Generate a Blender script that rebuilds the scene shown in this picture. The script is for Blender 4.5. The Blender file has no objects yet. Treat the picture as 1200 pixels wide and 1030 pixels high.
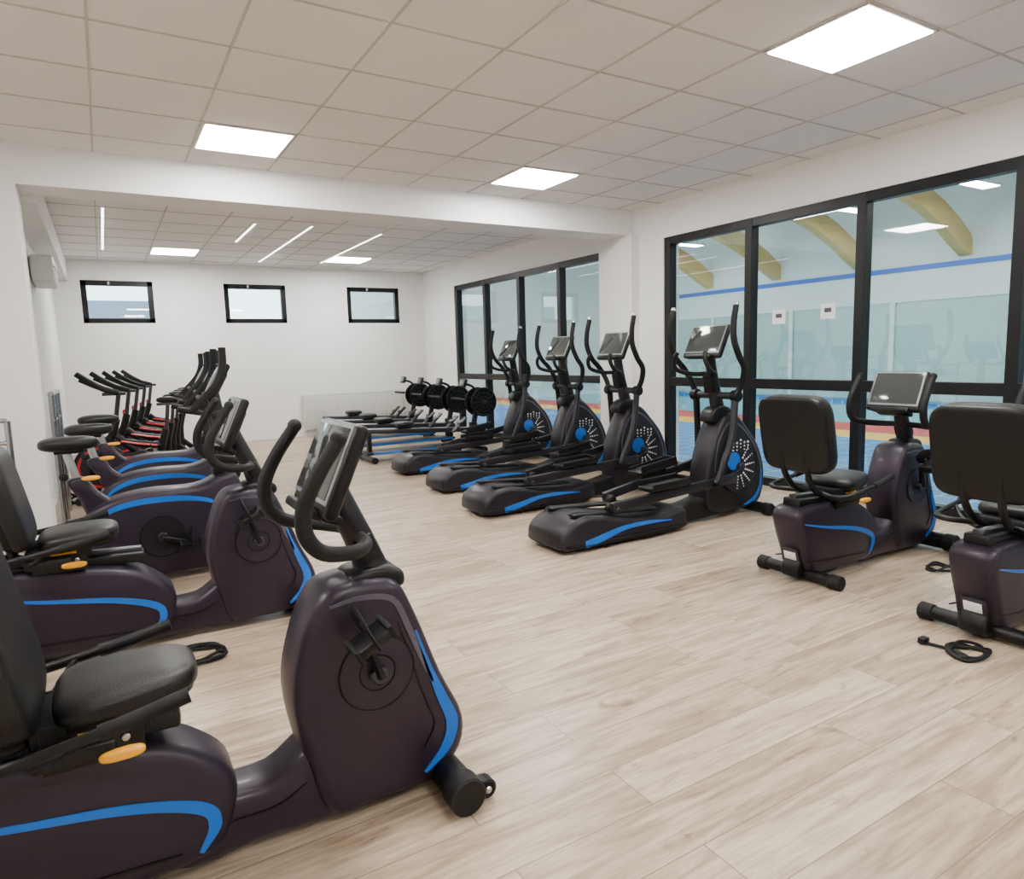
import bpy, bmesh, math, random
from mathutils import Matrix, Vector
random.seed(4)
S=bpy.context.scene
# ------------------------------------------------------------------ materials
def new_mat(name):
    m=bpy.data.materials.new(name); m.use_nodes=True
    return m, m.node_tree, m.node_tree.nodes['Principled BSDF']
def mat(name,col,rough=.5,metal=0,coat=0,bump=0,bscale=200,spec=.5,var=0):
    m,nt,b=new_mat(name)
    b.inputs['Base Color'].default_value=(*col,1)
    b.inputs['Roughness'].default_value=rough
    b.inputs['Metallic'].default_value=metal
    b.inputs['Coat Weight'].default_value=coat
    b.inputs['Specular IOR Level'].default_value=spec
    tc=nt.nodes.new('ShaderNodeTexCoord')
    n=nt.nodes.new('ShaderNodeTexNoise'); n.inputs['Scale'].default_value=bscale
    nt.links.new(tc.outputs['Object'],n.inputs['Vector'])
    if bump:
        bp=nt.nodes.new('ShaderNodeBump'); bp.inputs['Strength'].default_value=bump; bp.inputs['Distance'].default_value=.002
        nt.links.new(n.outputs['Fac'],bp.inputs['Height']); nt.links.new(bp.outputs['Normal'],b.inputs['Normal'])
    if var:
        n2=nt.nodes.new('ShaderNodeTexNoise'); n2.inputs['Scale'].default_value=3
        nt.links.new(tc.outputs['Object'],n2.inputs['Vector'])
        mx=nt.nodes.new('ShaderNodeMixRGB'); mx.inputs[1].default_value=(*[c*(1-var) for c in col],1); mx.inputs[2].default_value=(*[min(1,c*(1+var)) for c in col],1)
        nt.links.new(n2.outputs['Fac'],mx.inputs[0]); nt.links.new(mx.outputs[0],b.inputs['Base Color'])
    return m
def emis(name,col,st):
    m,nt,b=new_mat(name)
    b.inputs['Base Color'].default_value=(*col,1)
    b.inputs['Emission Color'].default_value=(*col,1); b.inputs['Emission Strength'].default_value=st
    return m
M_wall=mat('wall_paint',(.91,.905,.89),.7,bump=.15,bscale=150,var=.012)
M_ceil=mat('ceiling_tile',(.88,.855,.82),.85,bump=.4,bscale=120,var=.02)
M_grid=mat('ceiling_t_bar',(.56,.52,.48),.6)
M_frame=mat('black_window_frame',(.006,.006,.007),.4,spec=.3)
M_body=mat('purple_grey_shell',(.0170,.0108,.0215),.40,metal=.15,coat=.05,bump=.1,bscale=500,spec=.36)
M_body2=mat('charcoal_shell',(.0105,.009,.0125),.42,metal=.1,bump=.1,bscale=500,spec=.33)
M_blk=mat('black_plastic',(.003,.003,.0034),.42,bump=.15,bscale=300,spec=.28)
M_rub=mat('black_rubber',(.0045,.0045,.005),.6,bump=.3,bscale=250,spec=.28)
M_lea=mat('black_vinyl',(.0045,.0045,.005),.38,bump=.5,bscale=320,spec=.36)
M_blue=mat('blue_trim',(.005,.12,.52),.4,coat=.1,spec=.3)
M_lav=mat('lavender_trim',(.09,.08,.115),.35,metal=.4)
M_sil=mat('brushed_silver',(.5,.5,.52),.3,metal=1)
M_dsil=mat('dark_steel',(.06,.06,.065),.38,metal=.9)
M_scr=mat('screen_glass',(.035,.042,.04),.10,coat=.3)
M_scr2=mat('screen_bezel',(.25,.27,.27),.25)
M_yel=mat('yellow_lever',(.80,.36,.006),.4)
M_wht=mat('white_plastic',(.8,.8,.8),.4)
M_red=mat('red_paint',(.60,.008,.012),.35)
M_rad=mat('radiator_enamel',(.70,.70,.67),.4)
M_panel=emis('led_panel',(1,.975,.945),76)
M_panel2=emis('led_panel_pool',(1,.99,.96),46)
M_line=emis('t_bar_glow',(1,.98,.95),8)  # emission imitating the bright reflection along ceiling bars
M_chrome=mat('chrome',(.42,.42,.43),.18,metal=1)
M_teal=mat('pool_wall_teal',(.34,.48,.44),.3,var=.10)
M_wood=mat('laminated_timber',(.66,.42,.13),.5,var=.12)
M_pw=mat('pool_wall_white',(.66,.71,.68),.6)
M_yt=mat('yellow_tile',(.90,.48,.006),.3)
M_water=mat('pool_water',(.10,.46,.66),.08,bump=.5,bscale=5)
M_paper=mat('paper',(.9,.9,.9),.6)
M_bld=mat('facade',(.20,.24,.30),.8,var=.15)

# floor: pale oak laminate, planks along X
m,nt,b=new_mat('oak_laminate'); M_floor=m
N=nt.nodes.new; L=nt.links.new
tc=N('ShaderNodeTexCoord')
br=N('ShaderNodeTexBrick'); br.offset=.37; br.offset_frequency=2
br.inputs['Scale'].default_value=1; br.inputs['Brick Width'].default_value=1.35; br.inputs['Row Height'].default_value=.21
br.inputs['Mortar Size'].default_value=.0020; br.inputs['Mortar Smooth'].default_value=.2; br.inputs['Bias'].default_value=0
br.inputs['Color1'].default_value=(.0,.0,.0,1); br.inputs['Color2'].default_value=(1,1,1,1); br.inputs['Mortar'].default_value=(.35,.35,.35,1)
L(tc.outputs['Object'],br.inputs['Vector'])
ramp=N('ShaderNodeValToRGB')
ramp.color_ramp.elements[0].color=(.41,.325,.235,1); ramp.color_ramp.elements[1].color=(.57,.475,.365,1)
e=ramp.color_ramp.elements.new(.5); e.color=(.50,.405,.305,1)
L(br.outputs['Color'],ramp.inputs['Fac'])
va=N('ShaderNodeVectorMath'); va.operation='ADD'
sc=N('ShaderNodeVectorMath'); sc.operation='SCALE'; sc.inputs['Scale'].default_value=7
L(br.outputs['Color'],sc.inputs[0]); L(tc.outputs['Object'],va.inputs[0]); L(sc.outputs[0],va.inputs[1])
def grain(scale,nscale,dist,detail,p0,c0,p1,c1):
    mp=N('ShaderNodeMapping'); mp.inputs['Scale'].default_value=scale; L(va.outputs[0],mp.inputs['Vector'])
    n=N('ShaderNodeTexNoise'); n.inputs['Scale'].default_value=nscale; n.inputs['Detail'].default_value=detail; n.inputs['Roughness'].default_value=.6; n.inputs['Distortion'].default_value=dist
    L(mp.outputs[0],n.inputs['Vector'])
    r=N('ShaderNodeValToRGB'); r.color_ramp.elements[0].position=p0; r.color_ramp.elements[0].color=c0; r.color_ramp.elements[1].position=p1; r.color_ramp.elements[1].color=c1
    L(n.outputs['Fac'],r.inputs['Fac']); return n,r
n1,r2=grain((1.1,9,1),1.6,1.2,8,.34,(.54,.47,.40,1),.60,(1.06,1.06,1.05,1))
n2,r3=grain((2.2,34,1),2.0,.5,6,.32,(.72,.68,.63,1),.56,(1.03,1.03,1.03,1))
n3,r4=grain((2.6,7,1),1.3,.8,3,.28,(.45,.36,.27,1),.38,(1,1,1,1))
cur=ramp.outputs[0]
for rr,f in ((r2,.85),(r3,.85),(r4,.8)):
    mu=N('ShaderNodeMixRGB'); mu.blend_type='MULTIPLY'; mu.inputs[0].default_value=f; L(cur,mu.inputs[1]); L(rr.outputs[0],mu.inputs[2]); cur=mu.outputs[0]
mm=N('ShaderNodeMixRGB'); mm.inputs[2].default_value=(.18,.13,.09,1)
L(br.outputs['Fac'],mm.inputs[0]); L(cur,mm.inputs[1]); L(mm.outputs[0],b.inputs['Base Color'])
b.inputs['Roughness'].default_value=.34
bp=N('ShaderNodeBump'); bp.inputs['Strength'].default_value=.12; bp.inputs['Distance'].default_value=.002; L(n1.outputs['Fac'],bp.inputs['Height']); L(bp.outputs[0],b.inputs['Normal'])

# blue tile
m,nt,b=new_mat('blue_pool_tile'); M_btile=m
N=nt.nodes.new; L=nt.links.new
tc=N('ShaderNodeTexCoord'); br=N('ShaderNodeTexBrick'); br.offset=0
br.inputs['Scale'].default_value=1; br.inputs['Brick Width'].default_value=.3; br.inputs['Row Height'].default_value=.3; br.inputs['Mortar Size'].default_value=.010
br.inputs['Color1'].default_value=(.004,.13,.42,1); br.inputs['Color2'].default_value=(.006,.17,.50,1); br.inputs['Mortar'].default_value=(.40,.62,.75,1)
L(tc.outputs['Object'],br.inputs['Vector']); L(br.outputs['Color'],b.inputs['Base Color']); b.inputs['Roughness'].default_value=.35
# glass (thin sheet: transparent + facing-based reflection)
m=bpy.data.materials.new('tinted_glass'); m.use_nodes=True; nt=m.node_tree; nt.nodes.clear()
N=nt.nodes.new; L=nt.links.new
o=N('ShaderNodeOutputMaterial'); mx=N('ShaderNodeMixShader'); t=N('ShaderNodeBsdfTransparent'); g=N('ShaderNodeBsdfGlossy'); lw=N('ShaderNodeLayerWeight')
cr=N('ShaderNodeMapRange'); cr.inputs['From Min'].default_value=0; cr.inputs['From Max'].default_value=1; cr.inputs['To Min'].default_value=.14; cr.inputs['To Max'].default_value=.75
pw=N('ShaderNodeMath'); pw.operation='POWER'; pw.inputs[1].default_value=3.0
lw.inputs['Blend'].default_value=.5
t.inputs[0].default_value=(.80,.92,.89,1); g.inputs['Roughness'].default_value=.015
L(lw.outputs['Facing'],pw.inputs[0]); L(pw.outputs[0],cr.inputs['Value'])
L(cr.outputs[0],mx.inputs[0]); L(t.outputs[0],mx.inputs[1]); L(g.outputs[0],mx.inputs[2]); L(mx.outputs[0],o.inputs[0])
M_glass=m

# ------------------------------------------------------------------ mesh builder
def cat(pts,sub,closed=False):
    pts=[Vector(p) for p in pts]; n=len(pts)
    if n<3 or sub<=1: return pts
    out=[]
    rng=n if closed else n-1
    for i in range(rng):
        if closed: p0,p1,p2,p3=pts[(i-1)%n],pts[i],pts[(i+1)%n],pts[(i+2)%n]
        else:
            p1,p2=pts[i],pts[i+1]; p0=pts[i-1] if i>0 else p1*2-p2; p3=pts[i+2] if i+2<n else p2*2-p1
        for k in range(sub):
            t=k/sub
            out.append(.5*((2*p1)+(p2-p0)*t+(2*p0-5*p1+4*p2-p3)*t*t+(3*p1-p0-3*p2+p3)*t**3))
    if not closed: out.append(pts[-1])
    return out
class MB:
    def __init__(s): s.v=[];s.f=[];s.mi=[];s.mats=[];s.M=Matrix.Identity(4)
    def add(s,vs,fs,mt):
        if mt not in s.mats: s.mats.append(mt)
        k=s.mats.index(mt); b=len(s.v)
        s.v+= [s.M@Vector(v) for v in vs]
        for f in fs: s.f.append([b+i for i in f]); s.mi.append(k)
    def tube(s,pts,r,mt,n=10,sub=5,closed=False,sq=1.0):
        P=cat(pts,sub,closed); m=len(P)
        R=[r]*m if not isinstance(r,(list,tuple)) else [ (lambda x:(r[int(x)]*(1-(x-int(x)))+r[min(int(x)+1,len(r)-1)]*(x-int(x))))(i*(len(r)-1)/(m-1)) for i in range(m)]
        T=[]
        for i in range(m):
            a=P[(i-1)%m] if (closed or i>0) else P[i]; c=P[(i+1)%m] if (closed or i<m-1) else P[i]
            T.append((c-a).normalized())
        up=Vector((0,0,1)) if abs(T[0].z)<.9 else Vector((1,0,0))
        u=(up-T[0]*up.dot(T[0])).normalized(); vs=[];fs=[]
        for i in range(m):
            u=(u-T[i]*u.dot(T[i])).normalized(); w=T[i].cross(u)
            for k in range(n):
                a=2*math.pi*k/n; vs.append(P[i]+u*math.cos(a)*R[i]*sq+w*math.sin(a)*R[i])
        for i in range(m if closed else m-1):
            j=(i+1)%m
            for k in range(n): fs.append([i*n+k,i*n+(k+1)%n,j*n+(k+1)%n,j*n+k])
        if not closed: fs.append(list(range(n))); fs.append([(m-1)*n+k for k in range(n)])
        s.add(vs,fs,mt)
    def cyl(s,a,b,r,mt,n=20,ch=None):
        a=Vector(a);b=Vector(b); d=(b-a); l=d.length; d.normalize()
        r0=r if not isinstance(r,tuple) else r[0]; r1=r if not isinstance(r,tuple) else r[1]
        c=min(.006,l*.2,r0*.3,r1*.3)
        up=Vector((0,0,1)) if abs(d.z)<.9 else Vector((1,0,0))
        u=(up-d*up.dot(d)).normalized(); w=d.cross(u); vs=[];fs=[]
        st=[(0,r0-c),(c,r0),(l-c,r1),(l,r1-c)]
        for (t,rr) in st:
            for k in range(n):
                q=2*math.pi*k/n; vs.append(a+d*t+(u*math.cos(q)+w*math.sin(q))*rr)
        for i in range(3):
            for k in range(n): fs.append([i*n+k,i*n+(k+1)%n,(i+1)*n+(k+1)%n,(i+1)*n+k])
        fs.append(list(range(n))); fs.append([3*n+k for k in range(n)])
        s.add(vs,fs,mt)
    def ring(s,c,R,r,mt,axis='y',n=28,k=8,sq=1.0):
        c=Vector(c); P=[]
        for i in range(n):
            a=2*math.pi*i/n
            if axis=='y': P.append(c+Vector((math.cos(a)*R,0,math.sin(a)*R)))
            elif axis=='x': P.append(c+Vector((0,math.cos(a)*R,math.sin(a)*R)))
            else: P.append(c+Vector((math.cos(a)*R,math.sin(a)*R,0)))
        s.tube(P,r,mt,n=k,sub=1,closed=True)
    def offs(s,P,d):
        n=len(P); area=sum(P[i].x*P[(i+1)%n].y-P[(i+1)%n].x*P[i].y for i in range(n)); sg=1 if area>0 else -1
        out=[]
        for i in range(n):
            t=(P[(i+1)%n]-P[i-1]).normalized(); nn=Vector((t.y,-t.x))*sg
            out.append(P[i]-nn*d)
        return out
    def hull(s,poly,w,mt,rnd=.03,sub=4,y0=0,bulge=0):
        P=cat([Vector((p[0],p[1])) for p in poly],sub,True)
        lv=[(-w,rnd),(-w+rnd*.12,rnd*.62),(-w+rnd*.4,rnd*.22),(-w+rnd,0)]
        if bulge: lv.append((0,-bulge))
        lv+=[(-y,i) for y,i in reversed(lv[:4])]
        vs=[];fs=[];n=len(P)
        for (y,i) in lv:
            for q in s.offs(P,i): vs.append((q.x,y0+y,q.y))
        for a in range(len(lv)-1):
            for k in range(n): fs.append([a*n+k,a*n+(k+1)%n,(a+1)*n+(k+1)%n,(a+1)*n+k])
        fs.append(list(range(n))); fs.append([(len(lv)-1)*n+k for k in range(n)])
        s.add(vs,fs,mt)
    def stripe(s,path,wid,y,mt,both=True,sub=6,th=.004):
        P=cat([Vector(p) for p in path],sub); m=len(P)
        for sg in ((1,-1) if both else (1,)):
            vs=[];fs=[]
            for i in range(m):
                a=P[max(i-1,0)];c=P[min(i+1,m-1)]; t=(c-a).normalized(); nn=Vector((-t.y,t.x))
                x=i*(len(wid)-1)/(m-1); k=int(x); k2=min(k+1,len(wid)-1); w=wid[k]*(1-(x-k))+wid[k2]*(x-k)
                for yy in (y-.003,y+th):
                    for q in (P[i]+nn*w/2,P[i]-nn*w/2): vs.append((q.x,yy*sg,q.y))
            for i in range(m-1):
                b=i*4;c=b+4
                fs+=[[b+2,b+3,c+3,c+2],[b,b+1,c+1,c],[b,b+2,c+2,c],[b+1,b+3,c+3,c+1]]
            fs+=[[0,1,3,2],[(m-1)*4,(m-1)*4+1,(m-1)*4+3,(m-1)*4+2]]
            s.add(vs,fs,mt)
    def quad(s,vs,mt): s.add(vs,[[0,1,2,3]],mt)
    def box(s,c,size,mt,bev=.008,rot=(0,0,0),seg=2):
        bm=bmesh.new(); bmesh.ops.create_cube(bm,size=1)
        for v in bm.verts: v.co=Vector((v.co.x*size[0],v.co.y*size[1],v.co.z*size[2]))
        bv=min(bev,min(size)*.45)
        if bev>0: bmesh.ops.bevel(bm,geom=bm.edges[:],offset=bv,segments=seg,profile=.5,affect='EDGES')
        R=Matrix.Translation(Vector(c))@Matrix.Rotation(rot[2],4,'Z')@Matrix.Rotation(rot[1],4,'Y')@Matrix.Rotation(rot[0],4,'X')
        bm.verts.index_update()
        s.add([R@v.co for v in bm.verts],[[v.index for v in f.verts] for f in bm.faces],mt); bm.free()
    def sup(s,c,size,mt,e=.35,rot=(0,0,0),n=28,m=16,taper=0,e2=None):
        e2=e2 or e
        R=Matrix.Translation(Vector(c))@Matrix.Rotation(rot[2],4,'Z')@Matrix.Rotation(rot[1],4,'Y')@Matrix.Rotation(rot[0],4,'X')
        pw=lambda x,p: math.copysign(abs(x)**p,x)
        vs=[];fs=[]
        for i in range(1,m):
            ph=-math.pi/2+math.pi*i/m
            for k in range(n):
                th=2*math.pi*k/n
                x=pw(math.cos(ph),e2)*pw(math.cos(th),e)*size[0]/2; y=pw(math.cos(ph),e2)*pw(math.sin(th),e)*size[1]/2; z=pw(math.sin(ph),e2)*size[2]/2
                y*=1-taper*(x/size[0]+.5)
                vs.append(R@Vector((x,y,z)))
        b0=len(vs); vs.append(R@Vector((0,0,-size[2]/2))); vs.append(R@Vector((0,0,size[2]/2)))
        for i in range(m-2):
            for k in range(n): fs.append([i*n+k,i*n+(k+1)%n,(i+1)*n+(k+1)%n,(i+1)*n+k])
        for k in range(n): fs.append([b0,(k+1)%n,k]); fs.append([b0+1,(m-2)*n+k,(m-2)*n+(k+1)%n])
        s.add(vs,fs,mt)
    def mesh(s,name,ground=False,smooth=True):
        if ground:
            z=min(v.z for v in s.v); s.v=[Vector((v.x,v.y,v.z-z+.001)) for v in s.v]
        me=bpy.data.meshes.new(name); me.from_pydata(s.v,[],s.f)
        for m in s.mats: me.materials.append(m)
        for p,k in zip(me.polygons,s.mi): p.material_index=k
        bm=bmesh.new(); bm.from_mesh(me); bmesh.ops.recalc_face_normals(bm,faces=bm.faces[:]); bm.to_mesh(me); bm.free()
        if smooth:
            for p in me.polygons: p.use_smooth=True
            me.set_sharp_from_angle(angle=math.radians(38))
        me.update(); return me
    def obj(s,name,loc=(0,0,0),rot=0,ground=False,smooth=True):
        return place(name,s.mesh(name,ground,smooth),loc,rot)
def place(name,me,loc,rot=0):
    o=bpy.data.objects.new(name,me); o.location=loc; o.rotation_euler=(0,0,rot); S.collection.objects.link(o); return o
def boxes(name,lst,mt,bev=0):
    b=MB()
    for (x0,x1,y0,y1,z0,z1,*mm) in lst: b.box(((x0+x1)/2,(y0+y1)/2,(z0+z1)/2),(x1-x0,y1-y0,z1-z0),mm[0] if mm else mt,bev)
    return b.obj(name,smooth=False)

# ------------------------------------------------------------------ room shell
XL,XR,YB,YF,H=-2.3,5.7,12.9,-3.2,3.1
XL2=-.55
boxes('floor',[(XL-.2,XR+.2,YF-.2,YB+.3,-.2,0)],M_floor)
boxes('ceiling',[(XL-.2,XR+.2,YF-.2,YB+.3,H,H+.2)],M_ceil)
g=MB(); TX,TY=.667,.65
x=.083-TX*4
while x<XR:
    if x>XL+.02: g.box((x,(YF+YB)/2,H-.003),(.013,YB-YF,.006),M_grid,0)
    x+=TX
y=2.15-TY*8
while y<YB:
    if y>YF+.02: g.box(((XL+XR)/2,y,H-.0025),(XR-XL,.013,.005),M_grid,0)
    y+=TY
g.obj('ceiling_grid',smooth=False)
WT=2.7
boxes('wall_right',[(XR,XR+.25,YF,YB,WT,H),(XR,XR+.25,6.0,7.05,0,WT),(XR,XR+.25,11.5,YB,0,WT),(XR,XR+.25,YF,-1.2,0,WT)],M_wall)
W3=[(-.19,.83),(1.93,2.98),(4.12,5.17)]; z0,z1=2.10,2.78
lst=[(XL2-.3,XR+.25,YB,YB+.3,0,z0),(XL2-.3,XR+.25,YB,YB+.3,z1,H)]
xs=[XL2-.3]+[c for w in W3 for c in w]+[XR+.25]
for i in range(0,len(xs),2): lst.append((xs[i],xs[i+1],YB,YB+.3,z0,z1))
boxes('wall_back',lst,M_wall)
boxes('wall_left',[(XL2-.3,XL2,6.9,YB,0,H)],M_wall)
boxes('wall_left_near',[(XL-.2,XL,YF,6.5,0,H)],M_wall)
boxes('wall_return',[(XL-.2,-.45,6.5,6.9,0,H)],M_wall)
boxes('wall_front',[(XL,XR,YF-.2,YF,0,H)],M_wall)
boxes('ceiling_beam',[(-.45,XR,6.5,6.9,2.8,H)],M_wall)
boxes('bulkhead_left',[(XL2+.001,XL2+.2,6.901,YB-.001,2.75,H-.007)],M_wall)
boxes('column',[(XR-.12,XR,6.42,7.05,0,2.8)],M_wall)
boxes('baseboard_back',[(XL2,XR,YB-.015,YB,0,.07)],M_wall)
boxes('baseboard_left',[(XL2,XL2+.015,6.9,YB-.015,0,.07)],M_wall)

def curtain(name,ys,tr=1.04):
    b=MB(); fw=.085; xc=XR+.07; d=.10
    Y0,Y1=ys[0],ys[-1]
    b.box((xc,(Y0+Y1)/2,fw/2),(d,Y1-Y0,fw),M_frame,.004); b.box((xc,(Y0+Y1)/2,WT-fw/2),(d,Y1-Y0,fw),M_frame,.004)
    b.box((xc,(Y0+Y1)/2,tr),(d,Y1-Y0,.10),M_frame,.004)
    for i,y in enumerate(ys):
        yy=y+(fw/2 if i==0 else -fw/2 if i==len(ys)-1 else 0)
        b.box((xc,yy,WT/2),(d+.01,fw,WT),M_frame,.004)
    b.quad([(xc,Y0+.01,.01),(xc,Y1-.01,.01),(xc,Y1-.01,WT-.01),(xc,Y0+.01,WT-.01)],M_glass)
    return b.obj(name,smooth=False)
curtain('window_1',[-1.2,0,1.2,2.4,3.6,4.8,6.0])
curtain('window_2',[7.05,8.16,9.27,10.39,11.5])
for i,(a,c) in enumerate(W3):
    b=MB(); fw=.08; yc=YB+.06
    for zz in (z0+fw/2,z1-fw/2): b.box(((a+c)/2,yc,zz),(c-a,.09,fw),M_frame,.004)
    for xx in (a+fw/2,c-fw/2): b.box((xx,yc,(z0+z1)/2),(fw,.09,z1-z0),M_frame,.004)
    b.quad([(a+.05,yc,z0+.05),(c-.05,yc,z0+.05),(c-.05,yc,z1-.05),(a+.05,yc,z1-.05)],M_glass)
    b.box(((a+c)/2-.12,yc-.05,z1-fw/2),(.03,.03,.05),M_sil,.004)
    b.obj('window_%d'%(i+3),smooth=False)

# ceiling LED panels
def panel(cx,cy,z=H,mt=M_panel,nm='ceiling_led_panel',s=.60):
    b=MB(); b.box((0,0,-.006),(s+.03,s+.03,.012),M_wht,.002); b.box((0,0,-.0135),(s,s,.005),mt,0)
    b.obj(nm,(cx,cy,z),smooth=False)
for cx in (1.083,3.75):
    for cy in (5.725,2.475,-.775,11.57): panel(cx,cy)
panel(-1.58,2.475)
for i,(lx,y0_,y1_) in enumerate([(.15,8.6,11.6),(1.75,8.9,10.3),(2.417,8.8,12.2),(3.4,9.0,12.0)]):  # glowing strips stand in for reflections on the ceiling T-bars, no lamps
    b=MB(); b.box((0,0,-.01),(.035,y1_-y0_,.02),M_wht,.002); b.box((0,0,-.022),(.025,y1_-y0_-.02,.005),M_line,0)
    b.obj('t_bar_glow_strip',(lx,(y0_+y1_)/2,H),smooth=False)

# radiator
b=MB(); x0,x1=3.14,5.15; zz0,zz1=.12,.76
b.box(((x0+x1)/2,YB-.10,(zz0+zz1)/2),(x1-x0,.03,zz1-zz0),M_rad,.006); b.box(((x0+x1)/2,YB-.06,(zz0+zz1)/2),(x1-x0-.02,.03,zz1-zz0-.04),M_rad,.004)
b.box(((x0+x1)/2,YB-.08,zz1),(x1-x0,.09,.015),M_rad,.004)
n=40
for i in range(n): b.box((x0+.03+(x1-x0-.06)*i/(n-1),YB-.121,(zz0+zz1)/2),(.022,.022,zz1-zz0-.06),M_rad,.005)
for xx in (x0+.2,x1-.2): b.box((xx,YB-.035,.4),(.05,.04,.4),M_rad,.004)
b.cyl((x1-.05,YB-.08,0.001),(x1-.05,YB-.08,.14),.012,M_rad,10); b.cyl((x0+.05,YB-.08,0.001),(x0+.05,YB-.08,.14),.012,M_rad,10)
b.obj('radiator')
# AC unit
b=MB(); b.sup((.11,0,0),(.21,.85,.29),M_wht,.2,e2=.3); b.box((.17,0,-.11),(.05,.7,.03),M_dsil,.005); b.box((.215,0,.02),(.01,.8,.004),M_lav,0)
b.obj('air_conditioner',(XL2,8.9,2.42))
# handrails at left
b=MB()
for y in (7.02,7.45,7.88): b.cyl((0,y,0.001),(0,y,1.18),.024,M_chrome,12)
for z in (1.18,.95,.70): b.cyl((0,6.98,z),(0,7.92,z),.024 if z>1 else .018,M_chrome,12)
b.obj('steel_handrail',(-.40,0,0))
b=MB()
for x in (-1.0,-.15): b.cyl((x,0,0.001),(x,0,1.02),.022,M_chrome,12)
for z in (1.02,.85): b.tube([(-1.3,0,z),(-.15,0,z)],.018,M_chrome,12,1)
b.obj('steel_handrail',(-.50,6.3,0))
# notices on glass
for yy,zz in ((3.92,1.72),(4.45,1.70)):
    b=MB(); b.box((0,0,0),(.004,.15,.14),M_paper,0); b.box((-.003,0,.01),(.002,.07,.04),M_lav,0); b.obj('notice_paper',(XR+.06,yy,zz),smooth=False)

# ------------------------------------------------------------------ pool hall
PX=17.5
boxes('pool_deck_floor',[(XR+.25,9.9,-6,20,-.25,-.02,M_btile),(9.9,10.7,-6,20,-.25,-.02,M_yt),(10.7,11.8,-6,20,-.25,-.02,M_red),(16.6,PX-.06,-6,20,-.25,-.02,M_btile)],M_btile)
boxes('swimming_pool_water',[(11.8,16.6,-5.9,19.9,-.25,-.08)],M_water)
boxes('pool_hall_wall_far',[(PX,PX+.2,-6,20,-.1,2.5,M_teal),(PX,PX+.2,-6,20,2.5,6,M_pw),(PX-.05,PX,-6,20,2.45,2.6,M_pw),(PX-.04,PX,-6,20,3.2,3.32,M_blue)]
  +[(PX-.06,PX-.01,y,y+.12,0,2.45,M_pw) for y in range(-5,20,3)],M_pw)
boxes('pool_hall_wall_back',[(XR+.25,PX,20,20.2,-.1,6)],M_pw)
boxes('pool_hall_wall_near',[(XR+.25,PX,-6.2,-6,-.1,6)],M_pw)
boxes('pool_hall_ceiling',[(XR+.25,PX,-6,20,5.8,6)],M_pw)
for yy in (-2,.6,3.2,5.8,8.4,11,13.6,16.2):
    b=MB(); P=[(5.96,3.4),(8,4.3),(11.7,5.0),(15.4,4.3),(17.4,3.4),(17.4,3.9),(15.4,4.8),(11.7,5.5),(8,4.8),(5.96,3.9)]
    b.hull(P,.12,M_wood,.01,sub=3); b.obj('timber_arch_beam',(0,yy,0))
for cx in (8.5,11.7,15):
    for cy in (-.7,4.5,7.1,9.7,14.9):
        b=MB(); b.box((0,0,0),(1.3,.35,.05),M_wht,.004); b.box((0,0,-.028),(1.24,.3,.006),M_panel2,0)
        b.cyl((-.5,0,.02),(-.5,0,1.27),.006,M_dsil,6); b.cyl((.5,0,.02),(.5,0,1.27),.006,M_dsil,6)
        b.obj('pendant_pool_light',(cx,cy,4.5),smooth=False)
boxes('neighbouring_building',[(-12,3,34,40,-1,4.2),(3,9,36,42,-1,3.5),(10,22,34,40,-1,4.5)],M_bld)
boxes('outside_ground',[(-40,60,20.3,90,-.6,-.3)],M_bld)

# ------------------------------------------------------------------ machines
def console(b,c,ang,w=.38,h=.27,yaw=0):
    old=b.M; b.M=old@Matrix.Translation(Vector(c))@Matrix.Rotation(ang,4,'Y')
    b.box((0,0,0),(.045,w,h),M_blk,.018,seg=3)
    b.box((.02,0,-.01),(.04,w*.6,h*.7),M_blk,.018)
    b.box((-.0235,0,.012),(.006,w*.92,h*.84),M_scr2,.003)
    b.box((-.0275,0,.014),(.004,w*.86,h*.76),M_scr,.001)
    b.box((-.03,0,-h*.5+.0),(.05,w*.7,.03),M_blk,.01)
    b.M=old
def pedal(b,c,sg,tilt=0):
    old=b.M; b.M=old@Matrix.Translation(Vector(c))@Matrix.Rotation(tilt,4,'Y')
    b.box((0,0,0),(.12,.10,.03),M_blk,.008)
    for x in (-.055,.055): b.box((x,0,.0),(.014,.11,.045),M_rub,.004)
    b.tube([(.0,-.055,0),(.0,-.062,.05),(.01,0,.09),(.0,.062,.05),(.0,.055,0)],.026,M_rub,8,5,sq=.22)
    b.M=old
def stabil(b,x,w,r=.045,wheels=False):
    b.cyl((x,-w,r+.008),(x,w,r+.008),r,M_blk,20)
    for s in (-1,1):
        b.cyl((x,s*(w-.06),r+.006),(x,s*(w+.012),r+.006),r+.008,M_rub,20)
        if wheels:
            b.box((x+.05,s*(w-.05),r+.0),(.07,.05,.03),M_blk,.006)
            b.cyl((x+.085,s*(w-.075),.034),(x+.085,s*(w-.025),.034),.032,M_rub,16); b.cyl((x+.085,s*(w-.08),.034),(x+.085,s*(w-.02),.034),.012,M_sil,10)

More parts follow.
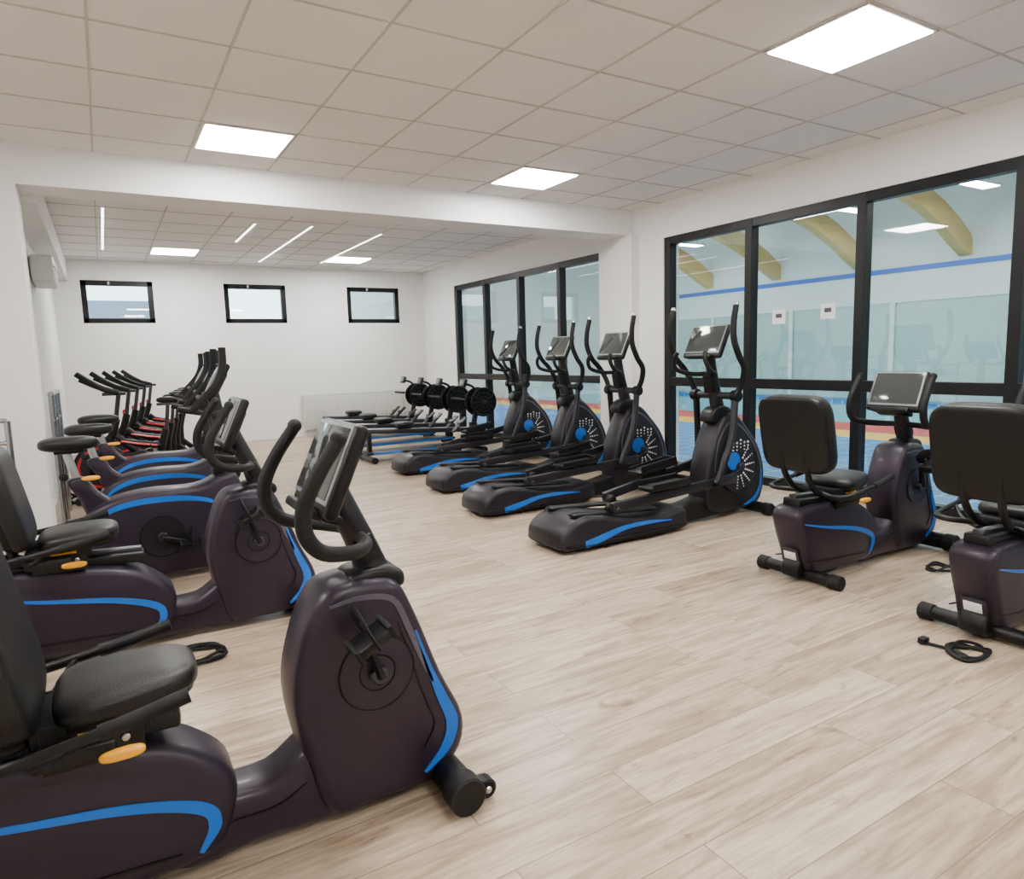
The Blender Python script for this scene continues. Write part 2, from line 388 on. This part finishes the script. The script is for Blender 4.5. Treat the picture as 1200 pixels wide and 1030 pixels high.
def recumbent(so=0,bo=0,bz=.0,sz=0):
    b=MB()
    stabil(b,0,.27,.035); 
    b.hull([(.0,.05),(-.07,.18),(-.14,.36),(-.13,.44),(-.04,.47),(.2,.465),(.45,.42),(.58,.345),(.65,.25),(.63,.12),(.55,.05),(.25,.04)],.105,M_body,.04)
    b.stripe([(-.10,.37),(.1,.325),(.38,.275),(.55,.215),(.585,.155),(.545,.085)],[.006,.016,.026,.034,.034,.012],.105,M_blue)
    b.stripe([(-.08,.14),(.1,.12),(.3,.11),(.5,.1)],[.006,.01,.01,.004],.105,M_blk)
    b.hull([(-.06,.02),(-.08,.12),(.05,.2),(.3,.1),(.3,.02)],.06,M_blk,.015)
    b.box((-.06,0,.16),(.05,.11,.10),M_dsil,.01,rot=(0,-.3,0)); b.box((-.088,0,.16),(.006,.08,.05),M_wht,.002,rot=(0,-.3,0))
    # low beam
    b.hull([(.48,.035),(.46,.20),(.60,.20),(.75,.20),(.88,.27),(1.0,.2),(1.0,.04),(.7,.035)],.085,M_body,.03)
    b.stripe([(.62,.13),(.75,.13),(.84,.17)],[.004,.006,.003],.085,M_blk)
    # front shell
    b.hull([(.90,.05),(.845,.22),(.815,.42),(.845,.58),(.905,.71),(.98,.745),(1.08,.74),(1.15,.715),(1.205,.60),(1.28,.39),(1.352,.22),(1.32,.10),(1.2,.04),(1.03,.035)],.11,M_body,.035,bulge=.006)
    b.stripe([(.93,.69),(1.02,.70),(1.12,.675),(1.165,.58),(1.205,.47),(1.24,.38)],[.008,.014,.018,.02,.018,.006],.11,M_lav)
    b.stripe([(1.19,.56),(1.225,.44),(1.265,.33),(1.30,.23),(1.275,.15),(1.20,.085)],[.006,.018,.032,.042,.036,.01],.11,M_blue)
    b.stripe([(1.135,.6),(1.18,.44),(1.215,.32),(1.24,.24),(1.2,.17)],[.003,.005,.005,.005,.003],.11,M_blk)
    for s in (-1,1):
        b.cyl((1.06,s*.105,.46),(1.06,s*.117,.46),.115,M_body,36); b.ring((1.06,s*.115,.46),.115,.004,M_blk,n=36,k=6)
        b.ring((1.06,s*.117,.46),.055,.003,M_blk,n=24,k=6)
        b.cyl((1.06,s*.115,.46),(1.06,s*.15,.46),.028,M_dsil,18)
    ca,sa=math.cos(math.radians(108)),math.sin(math.radians(108)); R=.165
    for s,k in ((-1,1),(1,-1)):
        p=(1.06+ca*R*k,s*.16,.46+sa*R*k)
        b.tube([(1.06,s*.147,.46),((1.06+p[0])/2,s*.152,(.46+p[2])/2),p],[.022,.017,.016],M_blk,10,2,sq=.6)
        b.cyl((p[0],s*.15,p[2]),(p[0],s*.2,p[2]),.01,M_sil,10)
        pedal(b,(p[0],s*.225,p[2]),s,-.5 if k>0 else .2)
    # collar, mast, console
    b.hull([(1.0,.715),(1.0,.745),(1.04,.765),(1.13,.765),(1.18,.735),(1.16,.69)],.075,M_blk,.02)
    b.tube([(1.105,0,.72),(1.07,0,.83),(1.02,0,.95),(.985,0,1.04)],[.055,.046,.042,.038],M_body2,16,4)
    b.box((1.075,0,.82),(.075,.10,.10),M_blk,.02,rot=(0,-.4,0))
    console(b,(.985,0,1.085),.42,.36,.28)
    b.box((.955,0,.945),(.06,.22,.03),M_blk,.01,rot=(0,.4,0))
    for s in (-1,1):
        b.tube([(1.055,s*.02,.865),(1.045,s*.12,.862),(.98,s*.205,.868),(.89,s*.235,.89),(.845,s*.245,.945),(.845,s*.245,1.02),(.885,s*.245,1.10),(.945,s*.24,1.185)],[.018,.019,.021,.022,.022,.022,.021,.02],M_rub,14,6)
        b.sup((.947,s*.24,1.19),(.045,.045,.045),M_rub,1)
    stabil(b,1.275,.26,.052,True)
    b.hull([(1.16,.03),(1.15,.12),(1.30,.12),(1.33,.05),(1.3,.02)],.06,M_blk,.015)
    # seat rail & carriage
    b.box((.22,0,.47),(.62,.12,.05),M_blk,.012,rot=(0,.05,0)); b.box((.22,0,.50),(.60,.05,.03),M_dsil,.006,rot=(0,.05,0))
    old=b.M; b.M=Matrix.Translation((so,0,-.035+sz))
    b.box((.34,0,.545),(.26,.22,.07),M_blk,.015)
    for s in (-1,1):
        b.box((.34,s*.11,.52),(.22,.02,.12),M_blk,.006)
        b.box((.36,s*.122,.55),(.1,.006,.012),M_yel,.002)
        for q in (.27,.34,.41): b.cyl((q,s*.115,.51),(q,s*.127,.51),.01,M_sil,8)
    b.sup((.425,0,.605),(.335,.36,.095),M_lea,.55,rot=(0,-.05,0),taper=.3,e2=.7)
    b.sup((.425,0,.58),(.31,.32,.06),M_blk,.5,rot=(0,-.05,0),taper=.3,e2=.5)
    # seat back
    b.M=Matrix.Translation((so+bo,0,bz))
    b.sup((.10,0,.89),(.095,.46,.47),M_lea,.38,rot=(0,-.2,0),e2=.42)
    b.sup((.068,0,.89),(.075,.45,.455),M_blk,.34,rot=(0,-.2,0),e2=.36)
    for s in (-1,1):
        b.tube([(.20-bo,s*.06,.50-bz),(.12-bo*.5,s*.07,.56-bz*.5),(.09,s*.08,.66),(.065,s*.08,.80)],.018,M_blk,10,4)
    b.M=Matrix.Translation((so,0,-.035+sz))
    for s in (-1,1):
        b.tube([(.14,s*.08,.56),(.08,s*.18,.565),(.10,s*.25,.57),(.19,s*.265,.58),(.36,s*.265,.605),(.54,s*.26,.64)],.014,M_blk,12,6)
        b.tube([(.36,s*.265,.605),(.45,s*.262,.62),(.55,s*.26,.642)],.019,M_rub,12,4)
        b.tube([(.2,s*.1,.52),(.25,s*.2,.54),(.3,s*.262,.595)],.011,M_blk,8,4)
    b.box((.30,-.17,.52),(.18,.03,.04),M_blk,.012); b.sup((.40,-.19,.505),(.10,.03,.028),M_yel,.7)
    b.M=old
    return b
def upright():
    b=MB()
    stabil(b,.08,.25,.035)
    b.hull([(.04,.05),(.0,.25),(.03,.44),(.14,.55),(.38,.60),(.68,.60),(.84,.66),(.93,.66),(.985,.50),(1.03,.30),(1.0,.12),(.9,.05),(.5,.04)],.115,M_body,.04)
    b.stripe([(.05,.40),(.14,.485),(.3,.535),(.55,.54),(.75,.50),(.86,.42)],[.008,.028,.036,.036,.026,.006],.115,M_blue)
    b.stripe([(.90,.56),(.94,.44),(.975,.3),(.955,.18),(.86,.1)],[.006,.02,.034,.03,.008],.115,M_blue)
    for s in (-1,1):
        b.cyl((.46,s*.11,.30),(.46,s*.122,.30),.13,M_body2,32); b.ring((.46,s*.121,.30),.13,.004,M_blk,n=32,k=6)
        b.cyl((.46,s*.12,.30),(.46,s*.15,.30),.03,M_dsil,16)
    for s,k in ((-1,1),(1,-1)):
        p=(.46+.15*k,s*.155,.30-.05*k)
        b.tube([(.46,s*.15,.30),p],.018,M_blk,10,1); pedal(b,(p[0],s*.22,p[2]),s,0)
    b.hull([(.08,.46),(.02,.60),(-.03,.70),(.06,.72),(.13,.62),(.22,.52)],.055,M_body,.02)
    b.tube([(.05,0,.6),(.01,0,.76),(-.02,0,.90)],.024,M_sil,12,2)
    b.sup((.0,0,.935),(.32,.26,.09),M_lea,.8,taper=.55,e2=.7); b.box((.0,0,.895),(.16,.1,.04),M_blk,.012); b.sup((-.04,-.07,.74),(.05,.05,.05),M_blk,.9); b.sup((.10,-.08,.72),(.1,.03,.03),M_yel,.8)
    b.hull([(.82,.63),(.80,.70),(.86,.76),(.95,.72),(.96,.62)],.07,M_blk,.02)
    b.tube([(.895,0,.66),(.88,0,.85),(.86,0,1.05),(.84,0,1.2)],[.06,.05,.043,.04],M_body2,14,4)
    console(b,(.86,0,1.275),.5,.36,.27)
    for s in (-1,1):
        b.tube([(.87,s*.02,1.08),(.80,s*.12,1.07),(.68,s*.215,1.10),(.60,s*.225,1.12)],.019,M_rub,12,5)
        b.tube([(.68,s*.215,1.10),(.74,s*.23,1.16),(.84,s*.225,1.27),(.885,s*.21,1.38),(.89,s*.205,1.5)],.023,M_rub,12,5)
    stabil(b,.97,.25,.045,True)
    return b
def elliptical():
    b=MB()
    b.hull([(.02,.02),(-.04,.09),(.0,.18),(.14,.245),(.34,.235),(.6,.18),(.9,.16),(1.12,.19),(1.16,.10),(1.1,.02),(.5,.015)],.235,M_body2,.04)
    b.stripe([(.16,.055),(.32,.085),(.52,.125),(.75,.13),(.98,.115)],[.05,.05,.034,.026,.006],.235,M_blue)
    b.stripe([(.02,.05),(.5,.035),(1.05,.04)],[.01,.012,.01],.235,M_blk)
    for s in (-1,1):
        b.box((.50,s*.145,.228),(.80,.075,.02),M_blk,.006,rot=(0,.07,0)); 
        b.cyl((.12,s*.125,.262),(.88,s*.125,.208),.010,M_dsil,10); b.cyl((.12,s*.165,.262),(.88,s*.165,.208),.010,M_dsil,10)
    b.hull([(1.0,.03),(1.0,.16),(1.3,.15),(1.6,.2),(1.75,.1),(1.7,.03)],.09,M_blk,.02)
    # front shell
    b.hull([(1.52,.08),(1.50,.30),(1.54,.54),(1.64,.76),(1.74,.87),(1.86,.85),(1.98,.74),(2.12,.58),(2.20,.38),(2.19,.18),(2.10,.06),(1.8,.04)],.115,M_body2,.04,bulge=.005)
    b.stripe([(1.58,.40),(1.60,.58),(1.68,.74),(1.77,.80),(1.9,.74),(2.05,.58),(2.13,.4),(2.12,.22)],[.006,.012,.018,.022,.018,.016,.014,.005],.115,M_lav)
    b.stripe([(2.15,.36),(2.13,.22),(2.06,.12),(1.93,.075)],[.008,.026,.034,.01],.115,M_blue)
    cx,cz=1.84,.42
    for s in (-1,1):
        b.cyl((cx,s*.11,cz),(cx,s*.135,cz),.215,M_body2,40); b.ring((cx,s*.133,cz),.215,.006,M_blk,n=40,k=6)
        b.cyl((cx-.06,s*.13,cz+.05),(cx-.06,s*.139,cz+.05),.075,M_blue,28)
        for ang in range(-75,80,25):
            for k,rr in enumerate((.085,.11,.135,.16,.185)):
                a=math.radians(ang-20); 
                b.cyl((cx+math.cos(a)*rr,s*.132,cz+math.sin(a)*rr),(cx+math.cos(a)*rr,s*.139,cz+math.sin(a)*rr),.0095-.001*k,M_wht,7)
        for i in range(5):
            for k in range(3): b.cyl((cx-.07+.045*i,s*.132,cz+.20-.03*k+(.02 if i==2 else 0)),(cx-.07+.045*i,s*.139,cz+.20-.03*k+(.02 if i==2 else 0)),.010-.002*k,M_wht,7)
        b.cyl((cx,s*.13,cz),(cx,s*.18,cz),.035,M_dsil,18)
    # cranks, rails, pedals
    for s,ph in ((-1,205),(1,25)):
        a=math.radians(ph); px,pz=cx+.17*math.cos(a),cz+.17*math.sin(a)
        b.tube([(cx,s*.165,cz),(px,s*.172,pz)],.026,M_blk,10,1,sq=.6)
        b.cyl((px,s*.16,pz),(px,s*.225,pz),.022,M_dsil,14)
        rx=.46 if s<0 else .70; rz=.285-.07*(rx-.12)
        b.cyl((rx,s*.115,rz),(rx,s*.175,rz),.036,M_rub,18)
        P0=Vector((rx,s*.2,rz+.02)); P1=Vector((px,s*.2,pz))
        d=(P1-P0); L_=d.length; ang=-math.atan2(d.z,d.x); mid=(P0+P1)/2
        b.box(mid,(L_+.08,.045,.075),M_body2,.014,rot=(0,ang,0)); b.cyl((rx,s*.17,rz),(rx,s*.24,rz),.02,M_dsil,12)
        pp=P0+d*(.42 if s<0 else .36)
        up=.065 if s<0 else .10
        b.box((pp.x,s*.17,pp.z+up*.5),(.24,.06,up),M_blk,.01,rot=(0,ang*.8,0))
        b.box((pp.x,s*.17,pp.z+up),(.42,.16,.035),M_blk,.012,rot=(0,ang*.8,0)); b.box((pp.x+.02,s*.17,pp.z+up+.018),(.34,.12,.01),M_rub,.004,rot=(0,ang*.8,0))
        b.box((pp.x,s*.10,pp.z+up+.03),(.38,.015,.06),M_blk,.006,rot=(0,ang*.8,0)); b.box((pp.x,s*.245,pp.z+up+.02),(.38,.012,.04),M_blk,.005,rot=(0,ang*.8,0)); b.box((pp.x+.19,s*.17,pp.z+up+.01-math.sin(ang)*.17),(.02,.15,.08),M_blk,.006,rot=(0,ang*.8,0))
        jp=P0+d*.82
        off=-.03 if s>0 else 0
        piv=Vector((1.70,s*.16,1.02)); 
        lo=Vector((jp.x,s*.245,jp.z))
        b.tube([piv+Vector((0,s*.05,0)),(piv+lo)/2+Vector((.03,s*.05,0)),lo],[.03,.028,.026],M_body2,12,5)
        b.cyl((lo.x,s*.2,lo.z),(lo.x,s*.265,lo.z),.03,M_blk,14)
        b.cyl((1.70,0,1.02),(1.70,s*.24,1.02),.03,M_dsil,16); b.cyl((1.70,s*.185,1.02),(1.70,s*.25,1.02),.048,M_blk,20)
        b.tube([(1.70,s*.215,1.02),(1.715+off*.5,s*.26,1.12),(1.685+off,s*.31,1.24),(1.60+off,s*.33,1.34),(1.54+off,s*.33,1.47),(1.54+off,s*.325,1.60),(1.57+off,s*.32,1.73)],[.026,.025,.025,.025,.025,.024,.023],M_rub,14,6)
        b.sup((1.572+off,s*.32,1.735),(.046,.046,.05),M_sil,1)
        b.tube([(1.64,s*.03,1.20),(1.56,s*.13,1.20),(1.44,s*.18,1.24),(1.40,s*.17,1.32),(1.42,s*.15,1.38)],.019,M_rub,10,5)
    b.hull([(1.60,.80),(1.60,.88),(1.68,.93),(1.80,.92),(1.86,.85),(1.8,.8)],.07,M_blk,.02)
    b.tube([(1.76,0,.82),(1.71,0,.98),(1.67,0,1.15),(1.63,0,1.36)],[.06,.055,.046,.042],M_body2,16,4)
    b.box((1.65,0,1.12),(.10,.10,.16),M_blk,.02,rot=(0,-.2,0))
    console(b,(1.60,0,1.46),.45,.40,.29)
    stabil(b,2.05,.29,.045,True); stabil(b,.35,.2,.012)
    return b
def rower():
    b=MB()
    b.box((.95,0,.36),(1.75,.07,.06),M_dsil,.008,rot=(0,.06,0)); b.box((.95,0,.395),(1.7,.04,.012),M_sil,.003,rot=(0,.06,0))
    b.box((.9,.0,.12),(1.7,.34,.035),M_blk,.01); b.box((.9,-.172,.12),(1.6,.006,.024),M_blue,.002); b.box((.9,.172,.12),(1.6,.006,.024),M_blue,.002)
    stabil(b,.08,.28,.035); stabil(b,1.75,.3,.035)
    b.box((.1,0,.24),(.06,.08,.32),M_blk,.01)
    b.sup((.62,0,.48),(.26,.32,.07),M_lea,.6); b.box((.62,0,.44),(.2,.12,.05),M_blk,.01)
    b.tube([(1.75,0,.06),(1.72,0,.3),(1.78,0,.6)],.04,M_blk,12,4)
    b.box((1.72,0,.25),(.1,.12,.35),M_blk,.02)
    for y in (-.1,.1): b.cyl((1.86,y*.9,.72),(1.86,y,.72),.20,M_blk,36); b.ring((1.86,y,.72),.20,.018,M_rub,n=36); b.ring((1.86,y*1.1,.72),.14,.005,M_dsil,n=30,k=6); b.ring((1.86,y*1.1,.72),.08,.005,M_dsil,n=24,k=6)
    b.cyl((1.86,-.12,.72),(1.86,.12,.72),.04,M_dsil,20)
    for k in range(12):
        a=2*math.pi*k/12
        for y in (-.11,.11): b.tube([(1.86+.05*math.cos(a),y,.72+.05*math.sin(a)),(1.86+.19*math.cos(a),y,.72+.19*math.sin(a))],.005,M_dsil,6,1)
    for s in (-1,1): b.box((1.42,s*.14,.42),(.3,.11,.02),M_blk,.008,rot=(0,-.75,0)); b.box((1.42,s*.14,.45),(.05,.12,.02),M_dsil,.006,rot=(0,-.75,0))
    b.cyl((1.42,-.2,.36),(1.42,.2,.36),.015,M_dsil,10)
    b.tube([(1.8,0,.88),(1.72,0,.96),(1.6,0,1.0)],.02,M_blk,10,4); b.box((1.58,0,1.01),(.04,.18,.12),M_blk,.012,rot=(0,.3,0)); b.box((1.556,0,1.01),(.005,.14,.08),M_scr,.001,rot=(0,.3,0))
    b.cyl((1.5,-.22,.78),(1.5,.22,.78),.015,M_rub,10); b.tube([(1.5,0,.78),(1.75,0,.8)],.006,M_blk,6,1)
    return b
def spin():
    b=MB()
    stabil(b,.05,.26,.03); stabil(b,1.1,.26,.03,True)
    b.box((.58,0,.06),(1.05,.06,.05),M_blk,.01)
    b.tube([(.1,0,.06),(.3,0,.25),(.48,0,.42),(.72,0,.66)],.038,M_blk,12,4)
    b.tube([(.3,0,.1),(.30,0,.45),(.24,0,.7)],.038,M_blk,12,4); b.tube([(.24,0,.65),(.20,0,.96)],.02,M_dsil,10,1)
    b.tube([(.28,0,.52),(.5,0,.56),(.74,0,.62)],.034,M_blk,12,3)
    for s in (-1,1): b.tube([(.34,s*.034,.53),(.5,s*.036,.56),(.68,s*.034,.605)],.012,M_red,8,3)
    b.tube([(1.08,0,.07),(.9,0,.4),(.76,0,.66),(.70,0,.84)],.038,M_blk,12,4); b.tube([(.72,0,.75),(.66,0,1.10)],.022,M_dsil,10,1)
    b.cyl((.88,-.025,.34),(.88,.025,.34),.235,M_dsil,40); b.ring((.88,0,.34),.235,.022,M_blk,n=40)
    for y in (-.03,.03): b.ring((.88,y,.34),.205,.012,M_red,n=40,k=6); b.cyl((.88,y*.8,.34),(.88,y*1.5,.34),.07,M_blk,20)
    for s in (-1,1):
        b.hull([(.42,.2),(.36,.34),(.45,.48),(.6,.48),(.85,.45),(.98,.34),(.85,.24),(.6,.22)],.02,M_blk,.01,y0=s*.07); b.cyl((.5,s*.09,.34),(.5,s*.095,.34),.09,M_wht,24); b.cyl((.5,s*.093,.34),(.5,s*.098,.34),.082,M_blk,24)
    b.stripe([(.6,.44),(.75,.42),(.9,.38)],[.01,.026,.008],.09,M_red)
    for s,k in ((-1,1),(1,-1)):
        b.tube([(.5,s*.105,.34),(.5+.1*k,s*.11,.34-.12*k)],.014,M_sil,8,1); pedal(b,(.5+.1*k,s*.165,.34-.12*k),s)
    b.box((.2,0,.975),(.22,.03,.03),M_dsil,.006); b.sup((.17,0,1.02),(.28,.2,.07),M_lea,.8,taper=.6,e2=.7)
    b.box((.70,0,1.11),(.22,.04,.035),M_dsil,.006)
    b.cyl((.72,-.2,1.14),(.72,.2,1.14),.02,M_rub,12)
    for s in (-1,1):
        b.tube([(.66,s*.2,1.12),(.72,s*.2,1.14),(.80,s*.2,1.17),(.92,s*.17,1.25),(1.02,s*.14,1.33)],.026,M_rub,12,4)
        b.tube([(.74,s*.06,1.14),(.86,s*.06,1.19),(1.0,s*.06,1.27)],.02,M_rub,10,4)
    b.box((.84,0,1.2),(.03,.1,.07),M_scr,.006,rot=(0,.6,0)); b.sup((.72,-.03,.86),(.05,.04,.07),M_red,.9); b.sup((.23,-.03,.72),(.05,.05,.06),M_red,.9)
    return b
for (x,y,so,bo,bz,sz) in ((-.43,2.0,-.01,.06,-.12,0),(-.43,3.82,-.16,.07,-.08,.03),(3.52,2.54,-.05,-.09,.0,.0),(3.50,1.53,-.05,-.09,.0,.0)):
    recumbent(so,bo,bz,sz).obj('recumbent_bike',(x,y,0),ground=True)
me=upright().mesh('upright_bike',True)
for (x,y) in ((-.22,4.95),(-.13,5.95),(-.07,7.0)): place('upright_bike',me,(x,y,0))
me=elliptical().mesh('elliptical_trainer',True)
for (x,y) in ((2.65,3.97),(2.74,5.25),(2.90,6.42),(3.0,7.7)): place('elliptical_trainer',me,(x,y,0))
me=rower().mesh('rowing_machine',True)
for (x,y) in ((2.95,8.95),(2.98,9.85),(3.05,10.75),(3.1,11.65)): place('rowing_machine',me,(x,y,0))
me=spin().mesh('spinning_bike',True)
for (x,y) in ((.78,8.35),(.90,9.15),(1.02,9.95),(1.14,10.75),(1.26,11.55)): place('spinning_bike',me,(x,y,0),math.pi)

# power cords on the floor
def cord(seed,loc,n=26,R=.12,tail=(.4,.1)):
    rnd=random.Random(seed); b=MB(); P=[]
    for i in range(n):
        a=i*.9; rr=R*(.45+.6*rnd.random()); P.append((math.cos(a)*rr*1.3,math.sin(a)*rr,.006+.010*(i%3)*rnd.random()))
    P.append((tail[0]*.6,tail[1]*.3,.006)); P.append((tail[0],tail[1],.006))
    b.tube(P,.0075,M_rub,7,5); b.box((tail[0],tail[1],.016),(.05,.035,.03),M_blk,.008)
    b.obj('power_cord',loc,ground=True)
cord(1,(.28,3.47,0),R=.12,tail=(-.2,-.08)); cord(2,(3.24,1.46,0),R=.085,tail=(-.05,.17)); cord(3,(4.35,2.15,0),n=12,R=.08,tail=(.3,.0))
cord(5,(4.95,3.5,0),n=12,R=.09,tail=(.25,.1))

# ------------------------------------------------------------------ world + camera
w=bpy.data.worlds.new('world'); S.world=w; w.use_nodes=True; nt=w.node_tree
bg=nt.nodes['Background']; sk=nt.nodes.new('ShaderNodeTexSky'); sk.sky_type='HOSEK_WILKIE'; sk.turbidity=6; sk.sun_direction=(.3,-.6,.75)
mx=nt.nodes.new('ShaderNodeMixRGB'); mx.inputs[0].default_value=.75; mx.inputs[2].default_value=(.80,.90,1,1)
nt.links.new(sk.outputs[0],mx.inputs[1]); nt.links.new(mx.outputs[0],bg.inputs['Color']); bg.inputs['Strength'].default_value=8.0
cd=bpy.data.cameras.new('camera'); cam=bpy.data.objects.new('camera',cd); S.collection.objects.link(cam)
cd.sensor_fit='HORIZONTAL'; cd.sensor_width=36; cd.lens=794/1200*36; cd.clip_start=.05; cd.clip_end=200
r=Vector((.8565,-.5152,-.0284)).normalized(); u=Vector((.0878,.0912,.9919)); u=(u-r*u.dot(r)).normalized(); bk=r.cross(u)
Mx=Matrix(((r.x,u.x,bk.x,0),(r.y,u.y,bk.y,0),(r.z,u.z,bk.z,1.4),(0,0,0,1)))
cam.matrix_world=Mx
S.camera=cam
